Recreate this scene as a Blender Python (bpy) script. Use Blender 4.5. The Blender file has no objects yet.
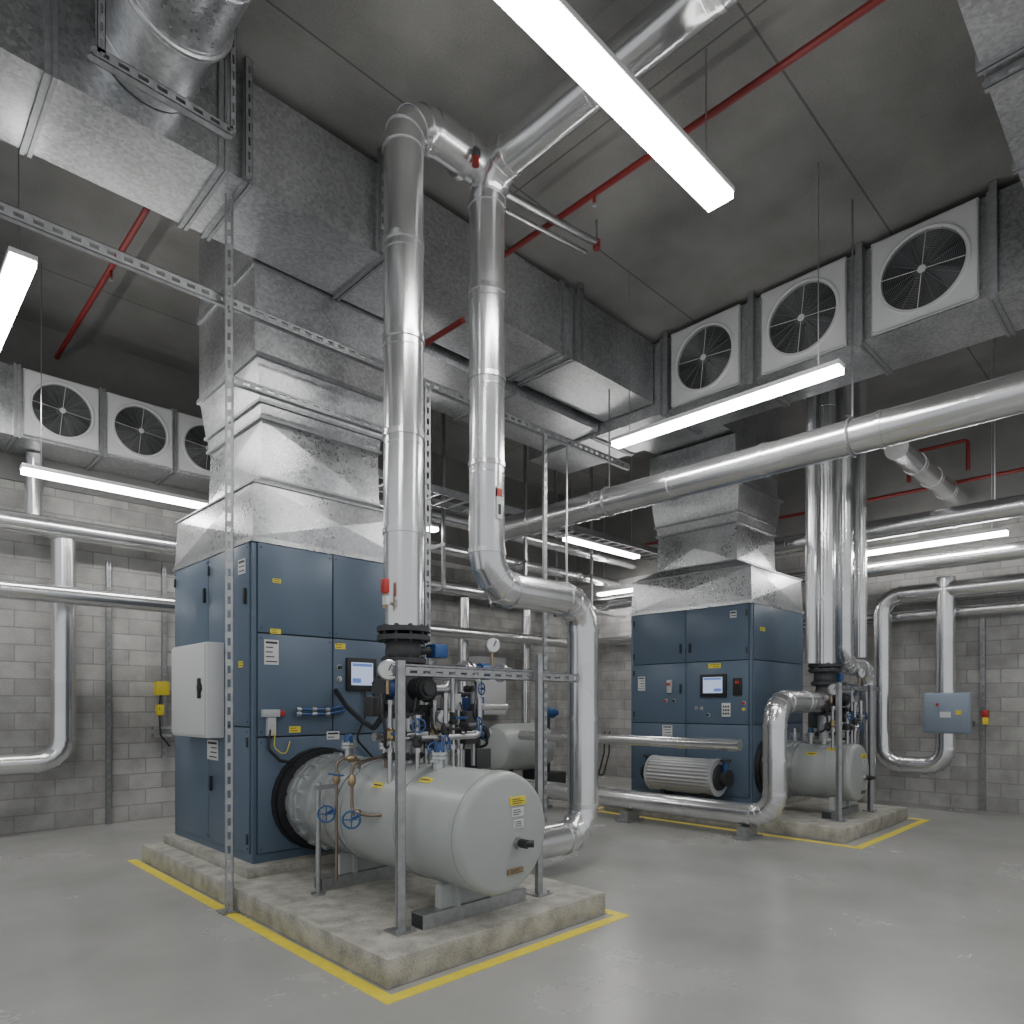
import bpy, bmesh, math, random
from mathutils import Vector, Matrix
random.seed(4)
COL=bpy.context.scene.collection
V=Vector
# ------------------------------------------------------------------ materials
def newmat(name):
    m=bpy.data.materials.new(name); m.use_nodes=True
    nt=m.node_tree; b=nt.nodes['Principled BSDF']
    return m,nt,b
def N(nt,t,**k):
    n=nt.nodes.new(t)
    for a,v in k.items(): setattr(n,a,v)
    return n
def simple(name,col,rough=.5,metal=0.0,var=.0,scale=6,bump=0,coat=0):
    m,nt,b=newmat(name)
    b.inputs['Base Color'].default_value=(*col,1); b.inputs['Roughness'].default_value=rough
    b.inputs['Metallic'].default_value=metal
    tc=N(nt,'ShaderNodeTexCoord'); no=N(nt,'ShaderNodeTexNoise')
    no.inputs['Scale'].default_value=scale; no.inputs['Detail'].default_value=6
    nt.links.new(tc.outputs['Object'],no.inputs['Vector'])
    if var:
        r=N(nt,'ShaderNodeValToRGB')
        r.color_ramp.elements[0].position=.3; r.color_ramp.elements[1].position=.7
        r.color_ramp.elements[0].color=(*[c*(1-var) for c in col],1)
        r.color_ramp.elements[1].color=(*[min(1,c*(1+var)) for c in col],1)
        nt.links.new(no.outputs['Fac'],r.inputs['Fac']); nt.links.new(r.outputs['Color'],b.inputs['Base Color'])
    if bump:
        bp=N(nt,'ShaderNodeBump'); bp.inputs['Strength'].default_value=bump; bp.inputs['Distance'].default_value=.01
        nt.links.new(no.outputs['Fac'],bp.inputs['Height']); nt.links.new(bp.outputs['Normal'],b.inputs['Normal'])
    return m
def galv(name,c0,c1,r0,r1,scale=9,spang=.12,metal=.9,bump=.0):
    m,nt,b=newmat(name); b.inputs['Metallic'].default_value=metal
    tc=N(nt,'ShaderNodeTexCoord'); vo=N(nt,'ShaderNodeTexVoronoi'); vo.inputs['Scale'].default_value=scale*5
    no=N(nt,'ShaderNodeTexNoise'); no.inputs['Scale'].default_value=1.3; no.inputs['Detail'].default_value=8
    nt.links.new(tc.outputs['Object'],vo.inputs['Vector']); nt.links.new(tc.outputs['Object'],no.inputs['Vector'])
    sp=N(nt,'ShaderNodeSeparateColor'); nt.links.new(vo.outputs['Color'],sp.inputs['Color'])
    mx=N(nt,'ShaderNodeMath',operation='MULTIPLY_ADD'); mx.inputs[1].default_value=spang
    nt.links.new(sp.outputs[0],mx.inputs[0]); 
    m2=N(nt,'ShaderNodeMath',operation='MULTIPLY'); m2.inputs[1].default_value=.9
    nt.links.new(no.outputs['Fac'],m2.inputs[0]); nt.links.new(m2.outputs[0],mx.inputs[2])
    r=N(nt,'ShaderNodeValToRGB'); r.color_ramp.elements[0].position=.32; r.color_ramp.elements[1].position=.80
    r.color_ramp.elements[0].color=(*c0,1); r.color_ramp.elements[1].color=(*c1,1)
    nt.links.new(mx.outputs[0],r.inputs['Fac']); nt.links.new(r.outputs['Color'],b.inputs['Base Color'])
    mr=N(nt,'ShaderNodeMapRange'); mr.inputs['From Min'].default_value=.3; mr.inputs['From Max'].default_value=.85; mr.inputs['To Min'].default_value=r0; mr.inputs['To Max'].default_value=r1
    nt.links.new(mx.outputs[0],mr.inputs['Value']); nt.links.new(mr.outputs['Result'],b.inputs['Roughness'])
    if bump:
        n3=N(nt,'ShaderNodeTexNoise'); n3.inputs['Scale'].default_value=1.6; n3.inputs['Detail'].default_value=0
        nt.links.new(tc.outputs['Object'],n3.inputs['Vector'])
        bp=N(nt,'ShaderNodeBump'); bp.inputs['Strength'].default_value=bump; bp.inputs['Distance'].default_value=.03
        nt.links.new(n3.outputs['Fac'],bp.inputs['Height']); nt.links.new(bp.outputs['Normal'],b.inputs['Normal'])
    return m
GALV=galv('galvanized_sheet',(.33,.34,.35),(.64,.65,.66),.28,.42,spang=.28,bump=.10)
GALVH=galv('galvanized_bright',(.40,.41,.42),(.68,.69,.70),.24,.38,spang=.25,bump=.13)
JACK=galv('aluminium_jacket',(.64,.645,.65),(.80,.805,.81),.18,.28,scale=.4,bump=.06)
STRUT=simple('zinc_strut',(.38,.39,.40),.42,.8,.15,20)
STEEL=simple('steel',(.5,.5,.51),.3,1,.1,12)
BLUE=simple('cabinet_blue_paint',(.098,.142,.198),.36,.05,.04,2)
BLUED=simple('cabinet_gap_blue',(.025,.04,.065),.5)
VBLUE=simple('valve_blue_paint',(.025,.08,.23),.35)
BLACK=simple('black_rubber',(.018,.018,.02),.45)
DARK=simple('dark_cast_iron',(.05,.052,.055),.5,.3)
TANK=simple('tank_grey_paint',(.37,.395,.385),.32,0,.04,3)
TANKM=simple('tank_steel_grey',(.50,.52,.52),.28,.7,.14,10)
WHITE=simple('white_enamel',(.62,.63,.63),.4)
LGREY=simple('light_grey_plastic',(.45,.47,.48),.45)
BGREY=simple('blue_grey_enclosure',(.24,.29,.36),.42)
YEL=simple('yellow_sticker',(.75,.62,.05),.5)
TAPE=simple('yellow_floor_paint',(.82,.68,.05),.45,0,.10,12)
RED=simple('red_pipe_paint',(.20,.02,.018),.42)
REDB=simple('bright_red_plastic',(.42,.03,.025),.4)
BRASS=simple('brass',(.42,.32,.2),.38,1,.1,20)
COPPER=simple('bronze_brown',(.24,.19,.15),.4,.8)
INK=simple('ink',(.03,.03,.035),.6)
FINS=simple('cooler_fins',(.46,.47,.48),.34,.5)
FANDARK=simple('fan_interior_black',(.012,.013,.014),.6)
BLADE=simple('fan_blade_dark',(.045,.048,.052),.45,.3)
WIRE=simple('guard_wire_grey',(.20,.205,.21),.4,.5)
FANWH=simple('fan_panel_grey_white',(.54,.55,.55),.42,.05,.03,5)
def emis(name,col,s):
    m,nt,b=newmat(name); b.inputs['Base Color'].default_value=(*col,1)
    b.inputs['Emission Color'].default_value=(*col,1); b.inputs['Emission Strength'].default_value=s
    return m
LAMP=emis('lamp_diffuser',(1,.985,.96),39)
SCR=emis('screen_glow',(.42,.50,.70),.7)
SCRB=emis('screen_bar',(.12,.2,.5),.5)
def concrete(name,ca,cb,rough0,rough1,joint=None,bump=.15,sc=1.2,fine=.25,bsc=60):
    m,nt,b=newmat(name); tc=N(nt,'ShaderNodeTexCoord')
    n1=N(nt,'ShaderNodeTexNoise'); n1.inputs['Scale'].default_value=sc; n1.inputs['Detail'].default_value=8; n1.inputs['Roughness'].default_value=.55
    n2=N(nt,'ShaderNodeTexNoise'); n2.inputs['Scale'].default_value=bsc; n2.inputs['Detail'].default_value=3
    for n in (n1,n2): nt.links.new(tc.outputs['Object'],n.inputs['Vector'])
    ad=N(nt,'ShaderNodeMath',operation='MULTIPLY_ADD'); ad.inputs[1].default_value=fine
    nt.links.new(n2.outputs['Fac'],ad.inputs[0]); nt.links.new(n1.outputs['Fac'],ad.inputs[2])
    r=N(nt,'ShaderNodeValToRGB'); r.color_ramp.elements[0].position=.38; r.color_ramp.elements[1].position=.88
    r.color_ramp.elements[0].color=(*ca,1); r.color_ramp.elements[1].color=(*cb,1)
    nt.links.new(ad.outputs[0],r.inputs['Fac'])
    mr=N(nt,'ShaderNodeMapRange'); mr.inputs['From Min'].default_value=.35; mr.inputs['From Max'].default_value=.9
    mr.inputs['To Min'].default_value=rough0; mr.inputs['To Max'].default_value=rough1
    nt.links.new(ad.outputs[0],mr.inputs['Value']); nt.links.new(mr.outputs['Result'],b.inputs['Roughness'])
    out=r.outputs['Color']; bp=N(nt,'ShaderNodeBump'); bp.inputs['Strength'].default_value=bump; bp.inputs['Distance'].default_value=.01
    nt.links.new(n2.outputs['Fac'],bp.inputs['Height'])
    if joint:
        bw,bh,ms,jc,off,axes,c1=joint
        sp=N(nt,'ShaderNodeSeparateXYZ'); cb_=N(nt,'ShaderNodeCombineXYZ'); nt.links.new(tc.outputs['Object'],sp.inputs[0])
        nt.links.new(sp.outputs[axes[0]],cb_.inputs[0]); nt.links.new(sp.outputs[axes[1]],cb_.inputs[1])
        bt=N(nt,'ShaderNodeTexBrick'); bt.offset=off; bt.inputs['Scale'].default_value=1
        bt.inputs['Brick Width'].default_value=bw; bt.inputs['Row Height'].default_value=bh; bt.inputs['Mortar Size'].default_value=ms
        bt.inputs['Mortar Smooth'].default_value=.2
        bt.inputs['Color1'].default_value=(c1,c1,c1,1); bt.inputs['Color2'].default_value=(1.0,1.0,1.0,1); bt.inputs['Mortar'].default_value=(jc,jc,jc,1)
        nt.links.new(cb_.outputs[0],bt.inputs['Vector'])
        mm=N(nt,'ShaderNodeMix',data_type='RGBA',blend_type='MULTIPLY'); mm.inputs['Factor'].default_value=1
        nt.links.new(out,mm.inputs['A']); nt.links.new(bt.outputs['Color'],mm.inputs['B']); out=mm.outputs['Result']
        b2=N(nt,'ShaderNodeBump'); b2.invert=True; b2.inputs['Strength'].default_value=.6; b2.inputs['Distance'].default_value=.012
        nt.links.new(bt.outputs['Fac'],b2.inputs['Height']); nt.links.new(bp.outputs['Normal'],b2.inputs['Normal']); nt.links.new(b2.outputs['Normal'],b.inputs['Normal'])
    else: nt.links.new(bp.outputs['Normal'],b.inputs['Normal'])
    nt.links.new(out,b.inputs['Base Color'])
    return m
FLOOR=concrete('polished_concrete_floor',(.30,.30,.29),(.44,.44,.425),.23,.31,bump=.006,sc=.7,fine=.10,bsc=30)
PAD=concrete('plinth_concrete',(.16,.155,.13),(.46,.45,.40),.6,.85,bump=.6,sc=7,fine=.45,bsc=70)
CEIL=concrete('ceiling_concrete',(.16,.157,.15),(.30,.297,.285),.7,.9,joint=(4.2,2.1,.009,.5,0,(0,1),.94),bump=.25,sc=1.3,fine=.35)
WALLY=concrete('block_wall_a',(.25,.245,.235),(.49,.485,.47),.8,.95,joint=(.40,.20,.008,.66,.5,(0,2),.74),sc=3,bump=.4,fine=.4)
WALLX=concrete('block_wall_b',(.25,.245,.235),(.49,.485,.47),.8,.95,joint=(.40,.20,.008,.66,.5,(1,2),.74),sc=3,bump=.4,fine=.4)
WALLSHADE=concrete('shaded_wall_concrete',(.13,.13,.125),(.22,.218,.21),.8,.95,sc=1.5)  # upper wall: shade above the hung lights put into the concrete colour
# ------------------------------------------------------------------ mesh builder
def basis(d):
    d=V(d).normalized(); up=V((0,0,1)) if abs(d.z)<.9 else V((1,0,0))
    u=d.cross(up).normalized(); w=u.cross(d).normalized(); return d,u,w
class MB:
    def __init__(s,m=None): s.bm=bmesh.new(); s.mats=[]; s.cur=0; m and s.m(m)
    def m(s,mt):
        if mt not in s.mats: s.mats.append(mt)
        s.cur=s.mats.index(mt); return s
    def face(s,vs):
        try: f=s.bm.faces.new(vs); f.material_index=s.cur; return f
        except ValueError: return None
    def obox(s,c,ax,ay,az,h):
        c=V(c); vs=[]
        for i in (-1,1):
            for j in (-1,1):
                for k in (-1,1): vs.append(s.bm.verts.new(c+ax*(h[0]*i)+ay*(h[1]*j)+az*(h[2]*k)))
        for q in ((0,1,3,2),(4,6,7,5),(0,4,5,1),(2,3,7,6),(0,2,6,4),(1,5,7,3)): s.face([vs[i] for i in q])
        return vs
    def box(s,a,b,bev=0,sg=2):
        a=V(a); b=V(b); c=(a+b)/2; h=[abs(b[i]-a[i])/2 for i in range(3)]
        vs=s.obox(c,V((1,0,0)),V((0,1,0)),V((0,0,1)),h)
        if bev:
            es={e for v in vs for e in v.link_edges}
            r=bmesh.ops.bevel(s.bm,geom=list(es),offset=bev,segments=sg,affect='EDGES',profile=.5)
            for f in r['faces']: f.material_index=s.cur
        return s
    def bbox(s,a,b,r=.012):
        a=V(a); b=V(b)
        X=(a.x,b.x);Y=(a.y,b.y);Z=(a.z,b.z)
        v={(i,j,k):s.bm.verts.new((X[i],Y[j],Z[k])) for i in (0,1) for j in (0,1) for k in (0,1)}
        for ax in range(3):
            for sd in (0,1):
                o=[t for t in range(3) if t!=ax]
                q=[]
                for p in ((0,0),(1,0),(1,1),(0,1)):
                    key=[0,0,0]; key[ax]=sd; key[o[0]]=p[0]; key[o[1]]=p[1]; q.append(v[tuple(key)])
                n=V((0,0,0)); n[ax]=(1 if sd else -1)*r
                m=s.bm.verts.new(sum((w.co for w in q),V())/4+n)
                for i in range(4): s.face([q[i],q[(i+1)%4],m])
        return s
    def frus(s,r0,z0,r1,z1,r=.012,caps=True):
        def ring(rr,z): return [s.bm.verts.new(p) for p in ((rr[0],rr[1],z),(rr[2],rr[1],z),(rr[2],rr[3],z),(rr[0],rr[3],z))]
        A=ring(r0,z0);B=ring(r1,z1); cen=V(((r0[0]+r0[2])/2,(r0[1]+r0[3])/2,(z0+z1)/2))
        for i in range(4):
            q=[A[i],A[(i+1)%4],B[(i+1)%4],B[i]]
            mid=sum((w.co for w in q),V())/4; n=(q[1].co-q[0].co).cross(q[3].co-q[0].co).normalized()
            if n.dot(mid-cen)<0:n=-n
            m=s.bm.verts.new(mid+n*r)
            for k in range(4): s.face([q[k],q[(k+1)%4],m])
        if caps: s.face(A); s.face(B)
        return s
    def lathe(s,p,d,prof,seg=28,cap=True,flute=0):
        d,u,w=basis(d); p=V(p); rings=[]
        for t,r in prof:
            if r<1e-5: rings.append([s.bm.verts.new(p+d*t)])
            else: rings.append([s.bm.verts.new(p+d*t+(u*math.cos(2*math.pi*k/seg)+w*math.sin(2*math.pi*k/seg))*r*(1+(flute if k%4<2 else 0))) for k in range(seg)])
        for a,b in zip(rings,rings[1:]):
            if len(a)==1 and len(b)==1: continue
            for k in range(seg):
                k2=(k+1)%seg
                if len(a)==1: s.face([a[0],b[k],b[k2]])
                elif len(b)==1: s.face([a[k],b[0],a[k2]])
                else: s.face([a[k],b[k],b[k2],a[k2]])
        if cap:
            if len(rings[0])>1: s.face(rings[0])
            if len(rings[-1])>1: s.face(rings[-1][::-1])
        return s
    def cyl(s,a,b,r,seg=20):
        a=V(a);b=V(b); return s.lathe(a,b-a,[(0,r),((b-a).length,r)],seg)
    def torus(s,c,n,R,r,seg=32,sg=6):
        d,u,w=basis(n); c=V(c); rings=[]
        for k in range(seg):
            a=2*math.pi*k/seg; e=u*math.cos(a)+w*math.sin(a)
            rings.append([s.bm.verts.new(c+e*(R+r*math.cos(2*math.pi*j/sg))+d*(r*math.sin(2*math.pi*j/sg))) for j in range(sg)])
        for k in range(seg):
            A=rings[k];B=rings[(k+1)%seg]
            for j in range(sg): s.face([A[j],B[j],B[(j+1)%sg],A[(j+1)%sg]])
        return s
    def tube(s,pts,r,bend=0,seg=24,n=5,bands=0,bandr=1.065,bw=.038,flute=0):
        pts=[V(p) for p in pts]; out=[pts[0]]; marks=[]; gores=[]
        for i in range(1,len(pts)-1):
            p=pts[i]; a=(pts[i-1]-p); b=(pts[i+1]-p); la,lb=a.length,b.length; a.normalize(); b.normalize()
            ang=a.angle(b)
            if abs(ang-math.pi)<.02 or bend<=0: out.append(p); continue
            t=min(bend/math.tan(ang/2),.49*la,.49*lb) if len(pts)>3 else min(bend/math.tan(ang/2),.95*la,.95*lb)
            R=t*math.tan(ang/2); c=p+(a+b).normalized()*(R/math.sin(ang/2)); v0=p+a*t-c; v1=p+b*t-c; T=math.pi-ang
            ax=v0.cross(v1).normalized()
            for k in range(n+1):
                h=k/n; rad=(v0*math.sin((1-h)*T)+v1*math.sin(h*T))/math.sin(T); q=c+rad; out.append(q)
                if 0<k<n: gores.append((q,ax.cross(rad).normalized()))
            marks+= [(p+a*t,a),(p+b*t,b)]
        out.append(pts[-1])
        o2=[out[0]]
        for q in out[1:]:
            if (q-o2[-1]).length>1e-4: o2.append(q)
        out=o2
        tg=[]
        for i in range(len(out)):
            d=V()
            if i>0: d+=(out[i]-out[i-1]).normalized()
            if i<len(out)-1: d+=(out[i+1]-out[i]).normalized()
            tg.append(d.normalized())
        d,u,w=basis(tg[0]); rings=[]
        for i,q in enumerate(out):
            t=tg[i]
            if i: u=(u-t*u.dot(t)).normalized()
            w=t.cross(u)
            rings.append([s.bm.verts.new(q+(u*math.cos(2*math.pi*k/seg)+w*math.sin(2*math.pi*k/seg))*r*(1+(flute if k%4<2 else 0))) for k in range(seg)])
        for a,b in zip(rings,rings[1:]):
            for k in range(seg): s.face([a[k],a[(k+1)%seg],b[(k+1)%seg],b[k]])
        s.face(rings[0][::-1]); s.face(rings[-1])
        if bands:
            bs=min(seg,36)
            for q,dd in marks: s.lathe(q-dd*bw/2,dd,[(0,r),(0,r*bandr),(bw,r*bandr),(bw,r)],bs,cap=False)
            for q,dd in gores: s.lathe(q-dd*.009,dd,[(0,r),(0,r*1.05),(.018,r*1.05),(.018,r)],bs,cap=False)
            for a,b in zip(out,out[1:]):
                L=(b-a).length
                if L>bands*.8:
                    k=max(1,int(L/bands)); dd=(b-a).normalized()
                    for j in range(1,k+1):
                        q=a+dd*(L*j/(k+1)); s.lathe(q-dd*bw/2,dd,[(0,r),(0,r*bandr),(bw,r*bandr),(bw,r)],bs,cap=False)
                        q2=q+dd*.07; s.lathe(q2,dd,[(0,r),(0,r*1.025),(.008,r*1.025),(.008,r)],bs,cap=False)
        return s
    def flange(s,c,d,R,th=.03,nb=8,bm_=None):
        d,u,w=basis(d); c=V(c); s.lathe(c-d*th/2,d,[(0,R),(th,R)],28)
        for k in range(nb):
            a=2*math.pi*(k+.5)/nb; q=c+(u*math.cos(a)+w*math.sin(a))*R*.84
            s.lathe(q-d*(th/2+.014),d,[(0,R*.07),(th+.028,R*.07)],6)
        return s
    def wheel(s,c,n,R):
        d,u,w=basis(n); c=V(c); s.torus(c,d,R,R*.12,28,8)
        for k in (0,2):
            a=math.pi*k/4
            e=u*math.cos(a)+w*math.sin(a); s.cyl(c-e*R,c+e*R,R*.08,8)
        s.cyl(c-d*.03,c+d*.02,R*.2,12); return s
    def strut(s,a,b,face,w=.055,dp=.045,pitch=.1,slot=.055):
        a=V(a);b=V(b); ax=(b-a); L=ax.length; ax.normalize(); n=V(face).normalized(); sd=ax.cross(n).normalized()
        n=sd.cross(ax).normalized()
        t=.004; c=(a+b)/2
        for sg in (-1,1):
            s.obox(c+sd*sg*(w/2-t/2),ax,n,sd,(L/2,dp/2,t/2))
            s.obox(c+n*(dp/2-t/2)+sd*sg*(w*.35),ax,n,sd,(L/2,t/2,w*.15))
        k=int(L/pitch)
        if pitch>1: s.obox(c+n*(dp/2-t/2),ax,n,sd,(L/2,t/2,w*.22)); return s
        for i in range(k+1):
            q=a+ax*min(L-.012,max(.012,i*pitch)); s.obox(q+n*(dp/2-t/2),ax,n,sd,((pitch-slot)/2,t/2,w*.22))
        return s
def mkobj(name,mb,base=(0,0,0),parent=None,smooth=True,ang=32):
    me=bpy.data.meshes.new(name); bmesh.ops.recalc_face_normals(mb.bm,faces=mb.bm.faces[:]); mb.bm.to_mesh(me); mb.bm.free()
    for m in mb.mats: me.materials.append(m)
    me.transform(Matrix.Translation(-V(base)))
    if smooth:
        me.polygons.foreach_set('use_smooth',[True]*len(me.polygons)); me.set_sharp_from_angle(angle=math.radians(ang))
    ob=bpy.data.objects.new(name,me); COL.objects.link(ob)
    if parent: ob.parent=parent
    else: ob.location=base
    return ob
def tag(o,label,cat,group=None):
    o['label']=label; o['category']=cat
    if group:o['group']=group
    return o
class Thing:
    def __init__(s,name,label,cat,base,group=None):
        s.base=V(base); s.o=bpy.data.objects.new(name,None); s.o.empty_display_size=.1; s.o.location=base; COL.objects.link(s.o); tag(s.o,label,cat,group)
    def part(s,name,mb,parent=None,label=None,ang=32):
        o=mkobj(name,mb,s.base,parent or s.o,ang=ang)
        if label:o['label']=label
        return o
def single(name,mb,base,label,cat,group=None,ang=32):
    return tag(mkobj(name,mb,base,ang=ang),label,cat,group)
def copytree(o,loc,rotz=0,scale=1):
    n=o.copy(); COL.objects.link(n); n.location=loc; n.rotation_euler=(0,0,rotz); n.scale=(scale,)*3
    def rec(src,dst):
        for c in list(src.children):
            k=c.copy(); COL.objects.link(k); k.parent=dst; rec(c,k)
    rec(o,n); return n
# ------------------------------------------------------------------ room
H=6.0; XW=11.5; YW=9.7
def struct(name,mb,base=(0,0,0)):
    o=mkobj(name,mb,base,smooth=False); o['kind']='structure'; return o
struct('floor',MB(FLOOR).box((-3.5,-3.5,-.2),(XW+.2,YW+.2,0)))
struct('ceiling',MB(CEIL).box((-3.5,-3.5,H),(XW+.2,YW+.2,H+.2)))
struct('wall_left',MB(WALLY).box((-3.5,YW,0),(XW+.2,YW+.2,4.1)).m(WALLSHADE).box((-3.5,YW-.03,4.1),(XW+.2,YW+.2,H)))
struct('wall_right',MB(WALLX).box((XW,-3.5,0),(XW+.2,YW,4.1)).m(WALLSHADE).box((XW-.03,-3.5,4.1),(XW+.2,YW-.03,H)))
def tape(x0,y0,x1,y1,w,label,sides):
    mb=MB(TAPE)
    if 's' in sides: mb.box((x0,y0,0),(x1,y0+w,.003))
    if 'w' in sides: mb.box((x0,y0+w,0),(x0+w,y1,.003))
    if 'e' in sides: mb.box((x1-w,y0+w,0),(x1,y1,.003))
    if 'n' in sides: mb.box((x0+w,y1-w,0),(x1-w,y1,.003))
    single('floor_marking_line',mb,(x0,y0,0),label,'floor marking')
single('equipment_plinth',MB(PAD).box((2.03,3.0,0),(3.88,7.15,.16),.010).box((2.2,5.15,.158),(3.87,7.08,.24),.008),(3,5,0),'rough grey concrete plinth under blue unit and tank','concrete plinth')
tape(1.93,2.86,3.98,7.25,.08,'yellow painted line around the nearer concrete plinth','swe')
single('equipment_plinth',MB(PAD).box((7.7,2.72,0),(9.9,6.0,.16),.012).box((8.12,3.93,.158),(9.85,5.93,.24),.008),(8.7,4.4,0),'grey concrete plinth under the unit with finned cooler','concrete plinth')
tape(7.52,2.5,10.05,6.2,.085,'yellow painted line around the farther concrete plinth','swen')
# ------------------------------------------------------------------ cabinets
class F:
    def __init__(s,k,x,y): s.k=k;s.x=x;s.y=y
    def P(s,u,z,n): return V((s.x+u,s.y-n,z)) if s.k=='Y' else V((s.x-n,s.y+u,z))
    def box(s,mb,u0,u1,z0,z1,n0,n1,bev=0):
        a=s.P(u0,z0,n0);b=s.P(u1,z1,n1); lo=V([min(a[i],b[i]) for i in range(3)]);hi=V([max(a[i],b[i]) for i in range(3)])
        mb.box(lo,hi,bev)
    def nrm(s): return V((0,-1,0)) if s.k=='Y' else V((-1,0,0))
def label_plate(T,f,u,z,w,h,kind,parent=None,n=.012):
    mb=MB(YEL if kind=='yellow' else WHITE); f.box(mb,u,u+w,z,z+h,n,n+.003)
    mb.m(INK)
    rows=max(2,int(h/.035))
    for i in range(rows):
        zz=z+h-(i+.75)*h/(rows+.3); ww=w*random.uniform(.45,.82)
        if kind=='white' and i==0: f.box(mb,u+w*.1,u+w*.9,zz-h*.1/rows,zz+h*.35/rows,n+.003,n+.0045)
        else: f.box(mb,u+w*.1,u+w*.1+ww,zz,zz+h*.22/rows,n+.003,n+.0045)
    T.part('warning_label' if kind=='yellow' else 'paper_label',mb,parent,'yellow warning sticker' if kind=='yellow' else 'white information label')
def cabinet(x0,y0,x1,y1,z0,z1,label,screenface):
    T=Thing('air_handling_unit',label,'air handling unit',((x0+x1)/2,(y0+y1)/2,z0))
    mb=MB(BLUED).box((x0+.012,y0+.012,z0),(x1-.012,y1-.012,z1))
    mb.m(BLUE); c=.035
    for (a,b) in ((x0,y0),(x1-c,y0),(x0,y1-c),(x1-c,y1-c)): mb.box((a,b,z0),(a+c,b+c,z1),.004)
    mb.box((x0+.004,y0+.004,z0),(x1-.004,y1-.004,z0+.07)); 
    T.part('body',mb)
    W=x1-x0;D=y1-y0
    fY=F('Y',x0,y0); fX=F('X',x0,y0)
    def panel(f,u0,u1,a,b,name='panel',hand=None):
        m=MB(BLUE); f.box(m,u0+.005,u1-.005,a+.005,b-.005,-.01,.012,.005)
        m.m(BLUED)
        for uu in (u0+.03,u1-.03):
            for zz in (a+.04,b-.04): m.cyl(f.P(uu,zz,.012),f.P(uu,zz,.016),.007,8)
        p=T.part(name,m)
        if hand:
            hm=MB(BLACK); f.box(hm,hand[0],hand[0]+.028,hand[1],hand[1]+.13,.012,.035,.006); T.part('handle',hm,p,'black door handle')
            for zz in (a+.12,b-.12):
                h2=MB(DARK); uu=(u0+.015 if hand[0]>(u0+u1)/2 else u1-.035); f.box(h2,uu,uu+.02,zz-.04,zz+.04,.012,.026,.003); T.part('hinge',h2,p)
        return p
    zt=2.07; zm=1.24
    if screenface=='Y':
        panel(fY,.035,.70,zt,z1); panel(fY,.70,W-.035,zt,z1)
        panel(fY,.035,.70,zm,zt,'door'); panel(fY,.70,W-.035,zm,zt,'door')
        panel(fY,.035,W-.035,z0+.07,zm)
        panel(fX,.035,D*.5,zt-.75,z1,'door',(.08,2.3)); panel(fX,D*.5,D-.035,zt-.75,z1,'door',(D*.5+.05,2.4)); panel(fX,.035,D*.5,z0+.07,zt-.75,'door',(D*.5-.1,.75)); panel(fX,D*.5,D-.035,z0+.07,zt-.75,'door')
    else:
        panel(fX,.035,.94,zt,z1,'door',(.86,2.2)); panel(fX,.94,D-.035,zt,z1,'door',(1.0,2.2))
        panel(fX,.035,.94,zm,zt,'door'); panel(fX,.94,D-.035,zm,zt,'door',(1.0,1.65))
        panel(fX,.035,.94,z0+.07,zm); panel(fX,.94,D-.035,z0+.07,zm)
        panel(fY,.035,W-.035,zt,z1); panel(fY,.035,W-.035,zm,zt); panel(fY,.035,W-.035,z0+.07,zm)
    return T,fX,fY
def screen(T,f,u,z,w,h):
    m=MB(BLACK); f.box(m,u,u+w,z,z+h,.012,.045,.008); s=T.part('touchscreen',m,None,'black framed touchscreen')
    m=MB(SCR); f.box(m,u+.04*w/.3,u+w-.04*w/.3,z+.05,z+h-.04,.045,.047); m.m(SCRB)
    f.box(m,u+.05*w/.3,u+w-.05*w/.3,z+h-.075,z+h-.05,.047,.048); f.box(m,u+.05*w/.3,u+w*.45,z+.07,z+.11,.047,.048)
    T.part('display',m,s,'lit pale blue display')
def knob(T,f,u,z,mat_,r=.018,lab=None):
    m=MB(LGREY); c=f.P(u,z,.012); d=f.nrm(); m.lathe(c,d,[(0,r*1.4),(.006,r*1.4)],16); m.m(mat_); m.lathe(c+d*.006,d,[(0,r),(.02,r*.9)],16); T.part('push_button',m,None,lab)
CX0,CY0,CX1,CY1=2.29,5.26,3.88,7.03
T,fX,fY=cabinet(CX0,CY0,CX1,CY1,.24,2.79,'tall blue steel air handling unit behind the large tank','Y')
screen(T,fY,.82,1.62,.30,.29)
label_plate(T,fY,.72,1.98,.10,.05,'yellow'); label_plate(T,fY,.09,1.82,.12,.20,'white'); label_plate(T,fY,.16,2.48,.07,.035,'yellow')
label_plate(T,fY,.30,1.27,.10,.05,'yellow'); label_plate(T,fY,.64,1.20,.12,.07,'white'); label_plate(T,fY,.14,2.07,.09,.04,'yellow')
for i,(u,z,m_) in enumerate(((1.2,1.72,BLACK),(1.2,1.82,REDB),(1.28,1.72,VBLUE),(.76,1.82,BLACK),(.76,1.72,STEEL))): knob(T,fY,u,z,m_)
label_plate(T,fX,.10,2.55,.14,.12,'white'); label_plate(T,fX,.66,1.02,.24,.17,'white')
label_plate(T,fX,.15,1.8,.08,.05,'yellow')
m=MB(WHITE); fX.box(m,.52,1.34,1.22,2.02,.012,.16,.01); cb=T.part('control_box',m,None,'light grey switch box on the side panel')
m=MB(WHITE); fX.box(m,.54,1.32,1.24,2.0,.16,.175,.006); dr=T.part('box_door',m,cb)
m=MB(BLACK); fX.box(m,.6,.63,1.55,1.72,.175,.20,.006); m.lathe(fX.P(.615,1.64,.175),(-1,0,0),[(0,.04),(.02,.035)],16); T.part('latch',m,cb,'black latch and rotary switch')
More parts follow.
